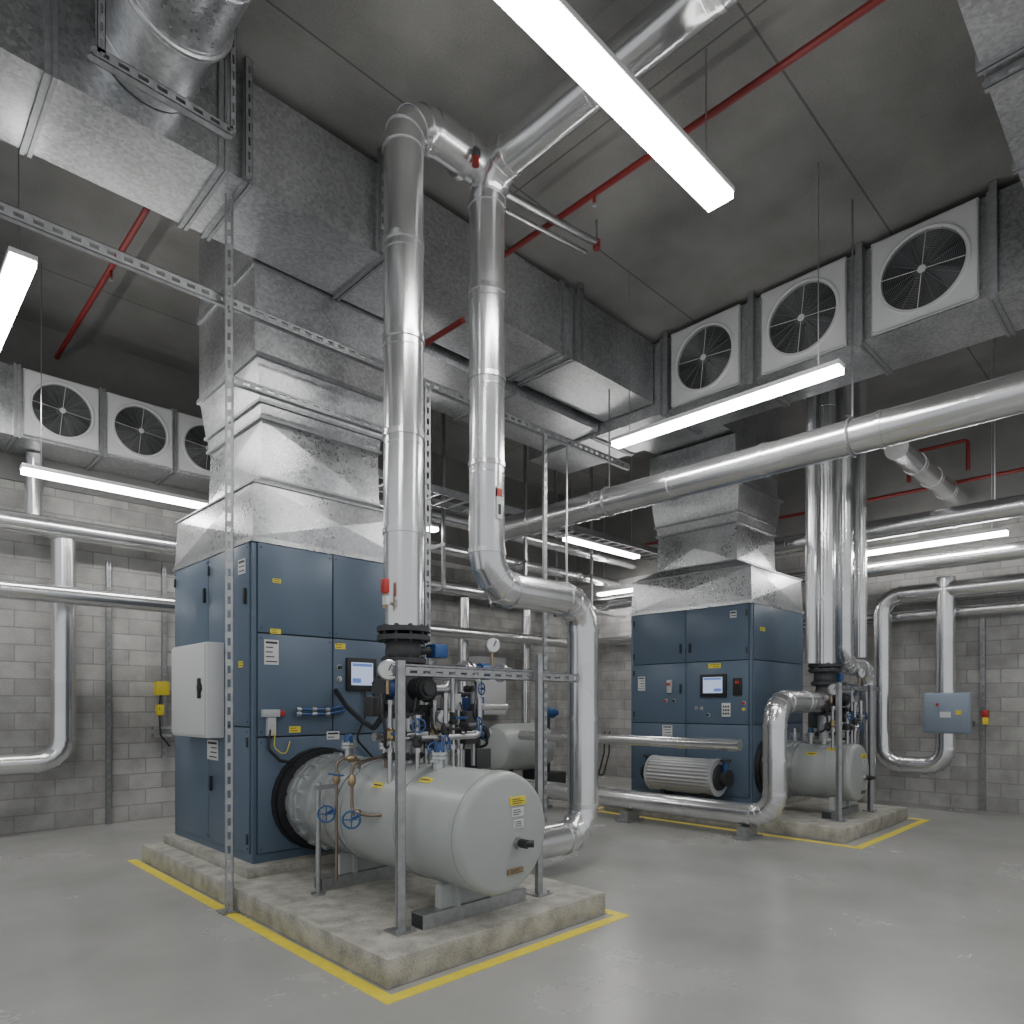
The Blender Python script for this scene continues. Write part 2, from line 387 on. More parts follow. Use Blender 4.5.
m=MB(LGREY); fY.box(m,.06,.20,1.40,1.46,.012,.07,.006); fY.box(m,.1,.17,1.25,1.40,.012,.06,.005); m.m(REDB); fY.box(m,.20,.25,1.41,1.45,.012,.05,.004)
T.part('junction_box',m,None,'small grey junction box with red plug')
for i,zz in enumerate((1.46,1.42)):
    m=MB(VBLUE).tube([fY.P(.34,zz,.05),fY.P(.62,zz,.06),fY.P(.74,zz+.02,.05),fY.P(.80,zz+.02,.02)],.012,.04,10).m(STEEL)
    for u in (.36,.5,.62): m.cyl(fY.P(u-.02,zz,.055),fY.P(u+.02,zz,.055),.02,12)
    T.part('blue_hose',m)
m=MB(BLACK).tube([fY.P(.12,1.3,.05),fY.P(.10,1.15,.06),fY.P(.2,1.05,.06),fY.P(.45,1.0,.05),fY.P(.7,1.0,.03)],.012,.06,10); T.part('cable',m)
m=MB(BLACK).tube([fY.P(1.0,1.62,.04),fY.P(1.0,1.4,.05),fY.P(.9,1.2,.06),fY.P(1.1,1.0,.05)],.010,.06,10); T.part('cable',m)
m=MB(YEL).tube([fY.P(.16,1.3,.06),fY.P(.14,1.16,.08),fY.P(.24,1.08,.07),fY.P(.3,1.2,.03)],.004,.05,8); T.part('cable',m,None,'thin yellow cable')
CX0b,CY0b,CX1b,CY1b=8.19,4.02,9.75,5.87
T2,gX,gY=cabinet(CX0b,CY0b,CX1b,CY1b,.24,2.79,'blue steel air handling unit beside a finned cooler','X')
screen(T2,gX,.33,1.60,.38,.30)
label_plate(T2,gX,.42,1.98,.18,.06,'yellow'); label_plate(T2,gX,.20,2.62,.09,.09,'white'); label_plate(T2,gX,1.6,1.7,.12,.2,'white'); label_plate(T2,gX,.62,.42,.1,.06,'white'); label_plate(T2,gX,1.15,1.05,.16,.16,'white')
label_plate(T2,gX,.95,.9,.12,.07,'yellow'); label_plate(T2,gX,.2,.9,.12,.08,'white')
label_plate(T2,gY,.2,2.45,.14,.05,'yellow')
m=MB(WHITE); gX.box(m,.28,.40,1.34,1.52,.012,.03,.004); m.m(INK)
for i in range(3):
    for j in range(3): gX.box(m,.295+i*.033,.315+i*.033,1.37+j*.045,1.395+j*.045,.03,.034)
T2.part('keypad',m,None,'small white keypad')
m=MB(BLACK); gX.box(m,.12,.24,1.62,1.84,.012,.04,.006); m.m(REDB); gX.box(m,.15,.20,1.76,1.8,.04,.055,.003); T2.part('breaker_switch',m)
m=MB(LGREY); gX.box(m,1.15,1.22,1.66,1.84,.012,.05,.006); m.m(REDB); gX.box(m,1.16,1.21,1.76,1.80,.05,.06); T2.part('isolator_switch',m)
for u,z,mm in ((1.12,1.55,BLACK),(1.25,1.55,REDB),(.7,1.45,STEEL),(.78,1.45,STEEL),(.6,1.36,BLACK),(.1,1.44,YEL),(.1,1.52,REDB)): knob(T2,gX,u,z,mm)
# ------------------------------------------------------------------ hoods and risers
def riser(x0,y0,x1,y1,ztop,label):
    T=Thing('sheet_metal_riser_duct',label,'air duct',((x0+x1)/2,(y0+y1)/2,2.79))
    z=2.79
    def R(i,j=None): j=i if j is None else j; return (x0+i,y0+j,x1-i,y1-j)
    T.part('hood',MB(GALVH).frus(R(-.015),z,R(-.015),z+.04,0).frus(R(.0),z+.04,R(.02),z+.48,.024),ang=1)
    T.part('hood_lip',MB(STRUT).frus(R(.005),z+.475,R(.005),z+.49,0))
    T.part('shoulder',MB(GALVH).frus(R(.02),z+.49,R(.21,.31),z+.62,.004),ang=3)
    T.part('transition_collar',MB(GALVH).frus(R(.21,.31),z+.62,R(.22,.32),z+1.12,.018),ang=1)
    for (i,j,h0,h1) in ((.20,.30,.62,.64),(.19,.29,1.12,1.145),(.175,.275,1.25,1.275),(.125,.225,1.60,1.64)): T.part('flange_frame',MB(STRUT).frus(R(i,j),z+h0,R(i,j),z+h1,0))
    T.part('collar_band',MB(GALV).frus(R(.21,.31),z+1.145,R(.20,.30),z+1.25,.0),ang=3)
    T.part('flared_section',MB(GALV).frus(R(.19,.29),z+1.275,R(.15,.25),z+1.60,.008),ang=1)
    zz=z+1.64; n=2; L=(ztop-zz)/n
    for k in range(n): T.part('duct_section',MB(GALV).bbox((x0+.15,y0+.30,zz+k*L),(x1-.15,y1-.22,zz+(k+1)*L-.004),.008),ang=1)
    T.part('joint_flange',MB(STRUT).box((x0+.135,y0+.292,zz+L-.03),(x1-.135,y1-.2,zz+L+.03)))
riser(CX0,CY0,CX1,CY1,5.98,'stepped galvanized riser duct on top of the blue unit')
riser(CX0b,CY0b,CX1b,CY1b,5.07,'stepped galvanized riser duct on the farther blue unit')
def post(name,label,cat,a,b,face,base,w=.055,plates=True,pitch=.1,group=None):
    m=MB(STRUT).strut(a,b,face,w=w,pitch=pitch)
    if plates:
        q=V(a) if V(a).z<V(b).z else V(b); m.box((q.x-.07,q.y-.07,q.z),(q.x+.07,q.y+.07,q.z+.01))
        for sx in (-.05,.05): m.cyl((q.x+sx,q.y-.05,q.z+.01),(q.x+sx,q.y-.05,q.z+.03),.01,6)
    return single(name,m,base,label,cat,group)
post('slotted_strut','slotted zinc channel bracing the riser duct','metal strut',(2.1,5.3,4.02),(3.98,5.3,4.02),(0,-1,0),(3,5.3,4.02),plates=False,w=.06)
# ------------------------------------------------------------------ main rectangular ducts
def duct(axis,a,b,joints,label,name='rectangular_duct',mt=GALV,r=.003):
    a=V(a);b=V(b)
    T=Thing(name,label,'air duct',((a+b)/2)[:])
    js=sorted([a[axis]]+joints+[b[axis]])
    for p,q in zip(js,js[1:]):
        lo=a.copy();hi=b.copy();lo[axis]=p;hi[axis]=q-.002; T.part('duct_section',MB(mt).bbox(lo,hi,r),ang=1)
    for j in joints:
        m=MB(STRUT)
        for o,e in ((-.034,.022),(.008,.022),(-.01,.012)):
            lo=a-V((e,e,e));hi=b+V((e,e,e)); lo[axis]=j+o;hi[axis]=j+o+(.026 if e>.02 else .02); hi.z=min(hi.z,H-.002); m.box(lo,hi)
        T.part('joint_flange',m)
    return T
ZD=5.2
duct(0,(-2.5,4.75,ZD),(7.08,5.52,5.93),[-.9,.86,1.86,2.03,3.18,5.38,5.55],'long galvanized rectangular supply duct below the concrete ceiling')
duct(1,(7.1,-1.5,5.05),(7.95,6.9,5.93),[.5,1.3,2.36,3.47,4.62,5.7],'galvanized rectangular duct carrying a row of square fans')
duct(0,(3.75,5.60,5.1),(7.08,6.6,5.6),[5.5],'galvanized branch duct behind the long supply duct')
duct(0,(7.97,4.36,5.1),(9.75,5.55,5.9),[8.6],'galvanized branch duct above the farther riser')
duct(0,(4.15,.15,5.35),(7.08,.95,5.93),[4.9,6.0],'galvanized overhead duct near the ceiling edge')
duct(0,(-1.5,8.98,4.40),(5.6,9.6,5.15),[-.4,.5,1.32,2.13,2.91,3.7,4.7],'galvanized duct along the block wall with square fans')
for i,(x,y) in enumerate(((2.0,4.70),(3.1,4.70),(5.6,4.70))):
    single('duct_hanger',MB(STRUT).strut((x,y-.03,ZD-.04),(x,y-.03,5.99),(0,-1,0),w=.05),(x,y,5.5),'slotted hanger channel beside the supply duct','duct hanger','duct hangers')
for x,y in ((7.06,4.55),(7.06,3.47),(7.06,2.36),(7.06,1.28),(7.06,.6)):
    single('duct_hanger',MB(STRUT).box((x-.03,y-.03,4.99),(x,y+.03,5.99)),(x,y,5.5),'plain steel hanger bar beside the fan duct','duct hanger','duct hangers')
m=MB(GALVH); m.cyl((1.38,4.74,5.64),(1.38,.6,5.64),.30,48)
for k in range(10): m.torus((1.38,4.6-k*.42,5.64),(0,1,0),.301,.006,48,6)
m.torus((1.38,4.2,5.64),(0,1,0),.312,.02,48,8)
single('round_spiral_duct',m,(1.38,3,5.64),'large round spiral galvanized duct joining the supply duct','round duct')
T=Thing('trapeze_hanger','slotted steel trapeze holding the round duct','pipe support',(1.4,4.25,5.2))
T.part('cross_bar',MB(STRUT).strut((.96,4.25,5.06),(1.72,4.25,5.06),(0,-1,0),w=.06).strut((.96,4.3,5.09),(1.72,4.3,5.09),(0,0,-1),w=.06))
for x in (1.0,1.72): T.part('hanger_bar',MB(STRUT).strut((x,4.25,5.06),(x,4.25,5.99),(0,-1,0),w=.04))
# ------------------------------------------------------------------ fans
def make_fan(loc,label):
    T=Thing('duct_fan',label,'fan',(0,0,0),'square axial fans on the ducts'); S=.435; dpt=.035; R=.35
    m=MB(FANWH); seg=64; oc=[];ic=[];ib=[]
    for k in range(seg):
        a=2*math.pi*(k+.5)/seg; c,s=math.cos(a),math.sin(a); q=S/max(abs(c),abs(s))
        oc.append(m.bm.verts.new((-dpt,c*q,s*q))); ic.append(m.bm.verts.new((-dpt,c*R,s*R))); ib.append(m.bm.verts.new((0.0,c*R,s*R)))
    for k in range(seg):
        j=(k+1)%seg; m.face([oc[k],oc[j],ic[j],ic[k]])
    m.m(FANDARK)
    for k in range(seg):
        j=(k+1)%seg; m.face([ic[k],ic[j],ib[j],ib[k]])
    m.face(ib)
    m.m(FANWH)
    for (a,b) in (((-dpt,-S,-S),(0,S,-S+.012)),((-dpt,-S,S-.012),(0,S,S)),((-dpt,-S,-S),(0,-S+.012,S)),((-dpt,S-.012,-S),(0,S,S))): m.box(a,b)
    T.part('housing',m)
    T.part('inlet_ring',MB(FANWH).lathe((-dpt,0,0),(-1,0,0),[(0,.385),(.012,.38),(.016,.37),(.008,.345),(-.02,.34)],64,cap=False))
    m=MB(BLADE)
    m.cyl((-.003,0,0),(-.032,0,0),.07,24)
    for k in range(9):
        a0=2*math.pi*k/9; rows=[]
        for i in range(5):
            r=.06+.275*i/4; row=[]
            for j in range(5):
                t=(j/4-.5)*.52; row.append(m.bm.verts.new((-.018+t*.022/(.3+r),r*math.cos(a0+t+i*.08),r*math.sin(a0+t+i*.08))))
            rows.append(row)
        for i in range(4):
            for j in range(4): m.face([rows[i][j],rows[i][j+1],rows[i+1][j+1],rows[i+1][j]])
    T.part('fan_blades',m)
    m=MB(WIRE)
    for k in range(24): m.torus((-dpt-.010,0,0),(1,0,0),.03+k*.0136,.0019,48,4)
    for k in range(8):
        a=math.pi*k/8+.1; e=V((0,math.cos(a),math.sin(a))); m.cyl(V((-dpt-.012,0,0))-e*.35,V((-dpt-.012,0,0))+e*.35,.002,5)
    m.m(FANWH)
    for k in range(2):
        a=math.pi*k/2+.1; e=V((0,math.cos(a),math.sin(a))); m.cyl(V((-dpt-.013,0,0))-e*.35,V((-dpt-.013,0,0))+e*.35,.0035,6)
    m.cyl((-dpt-.018,0,0),(-dpt-.008,0,0),.035,20)
    T.part('wire_guard',m)
    T.o.location=loc; return T.o
f0=make_fan((7.085,4.04,5.49),'grey-white square fan with wire guard on the overhead duct')
copytree(f0,(7.085,2.92,5.49)); copytree(f0,(7.085,1.82,5.49))
for x in (1.73,2.53,3.31): 
    n=copytree(f0,(x,8.965,4.78),math.pi/2,.82); n['label']='grey-white square fan on the duct along the block wall'
# ------------------------------------------------------------------ pipes
def pipe(pts,r,label,name='insulated_pipe',bend=None,bands=.9,mt=JACK,seg=32,n=5,flute=0,group=None,cat='pipe'):
    m=MB(mt).tube(pts,r,r*2.1 if bend is None else bend,seg,n,bands,flute=flute)
    return single(name,m,V(pts[0])[:],label,cat,group,ang=18)
PZ=5.72; PR=.142; PY=4.0; X1=2.84; X2=3.64
pipe([(X2,-1.5,PZ),(X2,PY,PZ),(X2,PY,2.44),(4.83,PY,2.44),(4.83,PY,.31),(3.45,PY,.31)],PR,'bright clad pipe dropping from ceiling and bending toward the tank',bend=.27,n=4)
pipe([(X2-.09,PY-.02,PZ),(X1,PY,PZ),(X1,PY,2.04)],PR,'tall clad vertical pipe rising from the valve set',bend=.26,n=4,bands=.7)
single('pipe_coupling',MB(JACK).lathe((3.36,PY-.01,PZ),(1,0,0),[(0,.142),(0,.165),(.05,.165),(.05,.142)],32,cap=False).m(DARK).box((3.35,PY-.19,PZ-.11),(3.41,PY-.14,PZ-.05),.008).m(RED).cyl((3.38,PY-.16,PZ-.17),(3.38,PY-.16,PZ-.1),.028,14),(3.36,PY,PZ),'clamped pipe coupling with small red fitting','pipe fitting')
single('conduit_pipe',MB(STEEL).tube([(3.8,3.95,5.62),(4.98,3.95,5.78)],.032,0,16).tube([(3.8,4.03,5.55),(4.9,4.03,5.70)],.02,0,12).m(RED).cyl((4.97,3.95,5.72),(4.97,3.95,5.80),.035,14).m(STEEL).cyl((4.97,3.95,5.80),(4.97,3.95,5.99),.01,8),(3.9,3.95,5.7),'pair of steel conduits with small red end fitting','conduit')
T=Thing('pipe_label','red and white vertical label strip on the clad pipe','label',(3.64,3.85,3.05)); T.part('label_strip',MB(WHITE).box((3.61,PY-PR-.012,2.95),(3.66,PY-PR+.01,3.2)).m(REDB).box((3.61,PY-PR-.014,3.12),(3.66,PY-PR+.008,3.18)).m(INK).box((3.62,PY-PR-.014,2.98),(3.65,PY-PR,3.06)))
T=Thing('gas_detector','small red alarm device clamped beside the vertical pipe','alarm device',(2.62,3.95,2.2)); T.part('alarm_body',MB(REDB).box((2.61,3.9,2.26),(2.655,3.95,2.36),.008)); T.part('bracket',MB(BRASS).cyl((2.64,3.94,2.16),(2.64,3.94,2.27),.014,10).cyl((2.64,3.94,2.2),(2.75,3.97,2.2),.010,10).m(WHITE).box((2.615,3.89,2.18),(2.65,3.93,2.24)))
pipe([(6.4,7.2,3.88),(6.4,-1.2,3.88)],.155,'large aluminium-clad pipe crossing in front of the farther unit',bands=1.1)
pipe([(10.0,6.5,3.87),(10.0,-1,3.87)],.13,'aluminium-clad pipe under the ceiling near the block wall',bands=1.2)
pipe([(10.6,9.2,3.45),(10.6,-1,3.45)],.11,'aluminium-clad pipe along the far block wall',bands=1.2)
pipe([(8.5,2.45,4.4),(11.3,2.45,4.4)],.125,'short aluminium-clad pipe running to the block wall')
pipe([(11.36,9.3,2.83),(11.36,-1,2.83)],.08,'slim clad pipe along the block wall',bands=1.5)
pipe([(11.1,2.57,3.3),(11.1,2.57,.62),(11.1,3.39,.62),(11.1,3.39,3.12),(11.1,1.2,3.12)][::-1],.125,'U-shaped clad pipe loop standing off the block wall',bend=.26)
pipe([(-2,9.3,3.54),(10.2,9.3,3.54)],.12,'clad pipe along the block wall',bands=1.3)
pipe([(-2,8.9,2.72),(10.9,8.9,2.72)],.10,'slim clad pipe along the block wall below another',bands=1.3)
pipe([(1.82,9.35,3.42),(1.82,9.35,.83),(-2,9.35,.83)],.125,'vertical clad pipe bending to run low along the wall',bend=.27)
pipe([(1.55,9.45,4.38),(1.55,9.45,3.66)],.09,'short clad pipe stub below the wall duct')
for y,z,r in ((8.4,3.95,.09),(8.0,4.3,.10),(8.2,3.3,.07)): pipe([(4.2,y,z),(11.2,y,z)],r,'slim clad pipe crossing under the ceiling',bands=1.4)
pipe([(7.9,9.3,3.4),(7.9,9.3,.05)],.1,'vertical clad pipe against the block wall')
pipe([(9.5,9.3,3.4),(9.5,9.3,.05)],.09,'vertical clad pipe against the block wall')
for (x,y,r,zb) in ((8.38,3.36,.06,2.0),(8.66,3.3,.115,2.0),(9.9,3.3,.08,2.14)):
    pipe([(x,y,5.98),(x,y,zb)],r,'ribbed vertical clad pipe in a close row of risers',bands=.95,seg=64,flute=.03)
pipe([(9.28,3.3,5.98),(9.28,3.3,2.0),(10.15,3.3,2.0),(10.15,3.3,.05)],.112,'vertical clad pipe with bend toward the wall',bend=.24)
pipe([(7.22,7.6,.27),(7.22,3.28,.27),(7.22,3.28,1.53),(8.45,3.28,1.53)],.125,'low clad pipe rising to the farther valve set',bend=.26)
pipe([(7.55,7.5,1.02),(7.55,3.85,1.02)],.07,'slim horizontal clad pipe in front of the farther unit',bands=1.2)
for y in (3.6,5.2,6.8):
    single('floor_pipe_stand',MB(STRUT).box((7.05,y-.1,0),(7.4,y+.1,.03)).box((7.09,y-.06,.03),(7.35,y+.06,.14)),(7.2,y,0),'low steel stand under the clad pipe','pipe support','low pipe stands')
def red(pts,label,heads=()):
    T=Thing('sprinkler_pipe',label,'sprinkler pipe',V(pts[0])[:])
    T.part('pipe',MB(RED).tube(pts,.026,.05,14,4))
    for p in heads: T.part('sprinkler_head',MB(RED).cyl(p,V(p)-V((0,0,.07)),.014,10).m(STEEL).lathe(V(p)-V((0,0,.07)),(0,0,-1),[(0,.010),(.02,.008),(.022,.018),(.025,.018)],12))
red([(4.5,8.9,5.80),(4.5,-1.5,5.80)],'red sprinkler pipe under the concrete ceiling',((4.5,3.6,5.79),))
red([(1.78,6.1,5.98),(1.78,6.1,5.6),(1.78,9.5,5.6)],'red sprinkler pipe near the block wall',((1.78,7.2,5.58),))
red([(10.9,8.5,4.55),(10.9,-1,4.55)],'red sprinkler pipe along the far block wall')
red([(3.9,4.6,4.9),(3.9,8.9,4.9)],'short red pipe below the supply duct')
red([(10.6,2.9,4.6),(10.6,2.9,5.0),(10.6,2.2,5.0),(10.6,2.2,4.6)],'short red loop of sprinkler pipe near the far wall')
# ------------------------------------------------------------------ tank assemblies
def tank(x,yc,ye,z,r,label,neck):
    T=Thing('horizontal_tank',label,'pressure tank',(x,(yc+ye)/2,.16))
    d=(0,-1,0); L=yc-ye
    T.part('mounting_flange',MB(BLACK).flange((x,yc-.03,z),d,r*1.14,.06,16)); T.part('mounting_flange',MB(BLACK).flange((x,yc-.10,z),d,r*1.10,.05,16))
    nr=r*.985
    m=MB(TANKM).lathe((x,yc-.06,z),d,[(0,nr),(neck,nr)],48)
    for t in (.12,.2,neck*.5,neck*.75,neck-.04): m.lathe((x,yc-.06-t,z),d,[(0,nr),(0,nr*1.03),(.03,nr*1.03),(.03,nr)],48,cap=False)
    for k in range(20):
        a=2*math.pi*k/20; q=V((x+math.cos(a)*nr*1.02,yc-.30,z+math.sin(a)*nr*1.02)); m.obox(q,V((math.cos(a),0,math.sin(a))),V((0,1,0)),V((-math.sin(a),0,math.cos(a))),(.018,.05,.012))
    T.part('steel_neck',m)
    b=.05; bodyL=L-neck-.06
    prof=[(0,nr),(0.0,r*1.0),(bodyL-b-.02,r)]
    for k in range(1,8):
        a=math.pi/2*k/7; prof.append((bodyL-b-.02+b*math.sin(a),r-b*(1-math.cos(a))))
    for k in range(1,7): f=k/6; prof.append((bodyL-.02+.02*(1-(1-f)**2),(r-b)*(1-f)))
    T.part('tank_shell',MB(TANK).lathe((x,yc-.06-neck,z),d,prof,64),ang=50)
    for t in (.04,bodyL*.5,bodyL-b-.06): T.part('weld_band',MB(TANK).lathe((x,yc-.06-neck-t,z),d,[(0,r*.98),(0,r*1.018),(.03,r*1.018),(.03,r*.98)],64,cap=False))
    T.part('drain_valve',MB(BLACK).cyl((x+.08,ye+.02,z-.06),(x+.08,ye-.08,z-.06),.028,16).cyl((x+.08,ye-.06,z-.06),(x+.12,ye-.1,z-.06),.022,12).m(STEEL).cyl((x+.08,ye+.02,z-.06),(x+.08,ye-.03,z-.06),.04,6))
    def lab(dx,dz,w,h,mat_):
        mm=MB(mat_); mm.box((x+dx,ye-.003,z+dz),(x+dx+w,ye+.012,z+dz+h)); mm.m(INK)
        for i in range(3): mm.box((x+dx+w*.1,ye-.0045,z+dz+h*(.2+.25*i)),(x+dx+w*random.uniform(.6,.9),ye-.002,z+dz+h*(.28+.25*i)))
        T.part('warning_label' if mat_==YEL else 'paper_label',mm)
    lab(.02,.17,.13,.05,YEL); lab(.03,.10,.1,.055,WHITE); lab(.05,.03,.08,.05,WHITE)
    lab(.00,-.25,.13,.035,BRASS)
    for t,a in ((bodyL*.62,2.2),(bodyL*.3,2.45)):
        nn=V((math.cos(a),0,math.sin(a))); tt=V((-math.sin(a),0,math.cos(a))); q=V((x,yc-.06-neck-t,z))+nn*(r+.001)
        mm=MB(YEL); mm.obox(q,nn,V((0,1,0)),tt,(.0025,.06,.022)); mm.m(INK); mm.obox(q+nn*.001,nn,V((0,1,0)),tt,(.0025,.045,.005)); T.part('warning_label',mm)
    for k,(t,cap_,hh) in enumerate(((.25,STEEL,.10),(.52,VBLUE,.12),(.78,DARK,.12),(neck+.28,STEEL,.12),(neck+.55,BLACK,.09),(neck+.80,VBLUE,.10))):
        if t>L-.3: continue
        q=V((x+(-.07 if k%2 else .1),yc-.06-t,z+r*.9)); nm=MB(TANKM).cyl(q,q+V((0,0,hh)),.03,16).flange(q+V((0,0,hh)),(0,0,1),.06,.02,6).flange(q+V((0,0,hh+.025)),(0,0,1),.06,.02,6).m(cap_).lathe(q+V((0,0,hh+.03)),(0,0,1),[(0,.038),(.05,.034),(.07,.02)],14); T.part('nozzle',nm)
    ys=(ye+.35,yc-.75) if L>1.6 else (ye+.25,)
    for y in ys:
        m=MB(STRUT).box((x-.42,y-.06,.16),(x+.45,y+.06,.165)).box((x-.42,y-.06,.165),(x+.45,y-.055,.25)).box((x-.42,y+.055,.165),(x+.45,y+.06,.25)).box((x-.42,y-.06,.245),(x+.45,y+.06,.25))
        m.m(DARK).box((x-.419,y-.054,.166),(x-.417,y+.054,.244))
        fo=T.part('base_rail',m)
        T.part('saddle',MB(TANK).box((x-.26,y-.03,.25),(x+.26,y+.03,z-r*.86)).box((x-.16,y-.06,.25),(x-.13,y+.06,z-r*.86)).box((x+.13,y-.06,.25),(x+.16,y+.06,z-r*.86)),fo)
    return T
TX,TZ,TR=2.86,.715,.375
TT=tank(TX,5.24,2.95,TZ,TR,'grey horizontal pressure tank bolted to the blue unit',.85)
tank(8.6,4.0,2.85,.69,.34,'small grey horizontal tank beside the farther blue unit',.40)
def valve_set(vx,vy,zt,label):
    T=Thing('valve_assembly',label,'valve assembly',(vx,vy,1.05))
    d=(0,0,1)
    for dz,R_ in ((0,.19),(-.06,.19),(-.22,.16)): T.part('pipe_flange',MB(DARK).flange((vx,vy,zt+dz),d,R_,.035,10))
    T.part('butterfly_valve',MB(DARK).lathe((vx,vy,zt-.21),d,[(0,.12),(.03,.13),(.06,.13),(.13,.12)],24).cyl((vx,vy,zt-.14),(vx+.25,vy-.05,zt-.14),.03,14).m(VBLUE).box((vx+.2,vy-.11,zt-.19),(vx+.32,vy+.01,zt-.09),.01))
    m=MB(DARK).lathe((vx,vy,zt-.58),d,[(0,.09),(.05,.11),(.13,.135),(.2,.135),(.28,.11),(.34,.1)],28)
    m.m(VBLUE).cyl((vx-.18,vy,zt-.42),(vx+.2,vy,zt-.42),.07,20).m(DARK).flange((vx-.19,vy,zt-.42),(1,0,0),.095,.03,6).flange((vx+.21,vy,zt-.42),(1,0,0),.095,.03,6)
    T.part('pump_body',m,None,'dark cast pump body with blue sleeves')
    m=MB(BLACK).cyl((vx+.02,vy-.10,zt-.42),(vx+.02,vy-.26,zt-.42),.07,24)
    for k in range(5): m.cyl((vx+.02,vy-.12-k*.026,zt-.42),(vx+.02,vy-.132-k*.026,zt-.42),.08,24)
    m.m(DARK).lathe((vx+.02,vy-.26,zt-.42),(0,-1,0),[(0,.05),(.02,.045)],16)
    T.part('motor',m,None,'black finned motor')
    T.part('reducer',MB(TANKM).lathe((vx,vy,1.06),d,[(0,.11),(.06,.10),(.1,.085),(zt-.6-1.06,.085)],24)); 
    for zf in (1.14,zt-.60): T.part('pipe_flange',MB(DARK).flange((vx,vy,zf),d,.15,.025,8))
    m=MB(STEEL).tube([(vx+.22,vy,zt-.42),(vx+.42,vy,zt-.42),(vx+.42,vy,zt-.27),(vx+1.05,vy,zt-.27)],.045,.08,18,5); m.flange((vx+.56,vy,zt-.27),(1,0,0),.08,.02,6).flange((vx+.61,vy,zt-.27),(1,0,0),.08,.02,6).flange((vx+.95,vy,zt-.27),(1,0,0),.08,.02,6)
    m.m(VBLUE).cyl((vx+.72,vy,zt-.27),(vx+.82,vy,zt-.27),.065,16); T.part('manifold_pipe',m)
    T.part('manifold_pipe',MB(STEEL).tube([(vx+.15,vy-.12,zt-.33),(vx+.6,vy-.12,zt-.33),(vx+.6,vy-.12,zt-.55),(vx+.9,vy-.12,zt-.55)],.026,.05,14,4))
    T.part('manifold_pipe',MB(STEEL).tube([(vx-.3,vy-.08,zt-.75),(vx+.75,vy-.08,zt-.75)],.03,0,14).m(DARK).flange((vx-.1,vy-.08,zt-.75),(1,0,0),.055,.02,6).flange((vx+.35,vy-.08,zt-.75),(1,0,0),.055,.02,6).flange((vx+.7,vy-.08,zt-.75),(1,0,0),.055,.02,6))
    for k,(dx,dy,z0,z1,hm) in enumerate(((-.24,-.18,1.08,zt-.5,VBLUE),(.14,-.30,1.08,zt-.45,BLACK),(.27,-.22,1.08,zt-.3,VBLUE),(.40,-.12,1.04,zt-.45,BLACK),(.52,.05,1.1,zt-.3,BLACK),(.33,.12,1.1,zt-.2,VBLUE),(.62,-.04,1.15,zt-.25,VBLUE),(-.1,-.3,1.08,zt-.6,BLACK),(.2,-.1,1.08,zt-.5,BLACK))):
        x_,y_=vx+dx,vy+dy; zm_=(z0+z1)/2
        m=MB(STEEL).cyl((x_,y_,z0-.12),(x_,y_,z1),.017,10).m(BRASS if k%4==0 else DARK).lathe((x_,y_,zm_-.05),d,[(0,.02),(.02,.034),(.07,.034),(.09,.02)],10).m(STEEL).lathe((x_,y_,z1-.03),d,[(0,.028),(.03,.028)],6).lathe((x_,y_,z0+.1),d,[(0,.028),(.03,.028)],6)
        T.part('small_pipe',m)
        T.part('lever_handle',MB(hm).box((x_-.012,y_-.05,zm_-.01),(x_+.1,y_-.04,zm_+.01),.003).cyl((x_,y_-.045,zm_),(x_,y_-.02,zm_),.012,8))
    m=MB(STEEL).tube([(vx-.2,vy-.25,1.27),(vx+.3,vy-.25,1.27),(vx+.5,vy-.25,1.27),(vx+.5,vy-.25,1.55)],.022,.06,14,4); T.part('small_pipe',m)
    for (dx,dy,z_,nn,R_) in ((.08,-.38,1.24,(.3,-1,.2),.05),(.42,-.34,1.36,(.5,-1,.1),.048),(-.12,-.34,1.36,(-.4,-1,.1),.045),(.62,-.14,1.62,(.3,-1,0),.045),(.70,-.1,1.27,(.3,-1,0),.05)):
        m=MB(VBLUE).wheel((vx+dx,vy+dy,z_),nn,R_); n_=V(nn).normalized(); q=V((vx+dx,vy+dy,z_)); m.m(STEEL).cyl(q,q-n_*.12,.012,10).m(DARK).cyl(q-n_*.08,q-n_*.15,.026,10); T.part('handwheel',m,None,'blue handwheel')
    for gx,gz,gr in ((vx-.25,zt-.30,1),(vx+.70,zt-.08,.8),(vx+.22,zt-.62,.7)):
        g=V((gx,vy-.17,gz)); nn=V((-.45,-.9,0)).normalized(); m=MB(STEEL).lathe(g,nn,[(0,.07*gr),(.035,.07*gr),(.04,.062*gr)],24).m(WHITE).lathe(g+nn*.036,nn,[(0,.06*gr),(.005,.06*gr)],24).m(INK).cyl(g+nn*.043-V((0,0,.005)),g+nn*.043+V((.02,-.01,.04)),.004,6).m(BRASS).cyl(g-V((0,0,.06*gr)),g-V((0,0,.16)),.012,8); T.part('pressure_gauge',m,None,'round white pressure gauge')
    rnd=random.Random(int(vx*10))
    for k in range(7):
        a=V((vx-.32+.14*k,vy-.16+rnd.uniform(-.05,.1),zt-.45-rnd.uniform(0,.12))); j=lambda s_: rnd.uniform(-s_,s_)
        m=MB(BLACK).tube([a,a+V((-.03+j(.04),-.05,-.12)),a+V((.03+j(.05),-.06,-.25)),a+V((.06+j(.06),-.02,-.34)),a+V((.1+j(.05),.05,-.36))],.007 if k%3 else .011,.05,8,4); T.part('cable',m,None,'thin black cable')
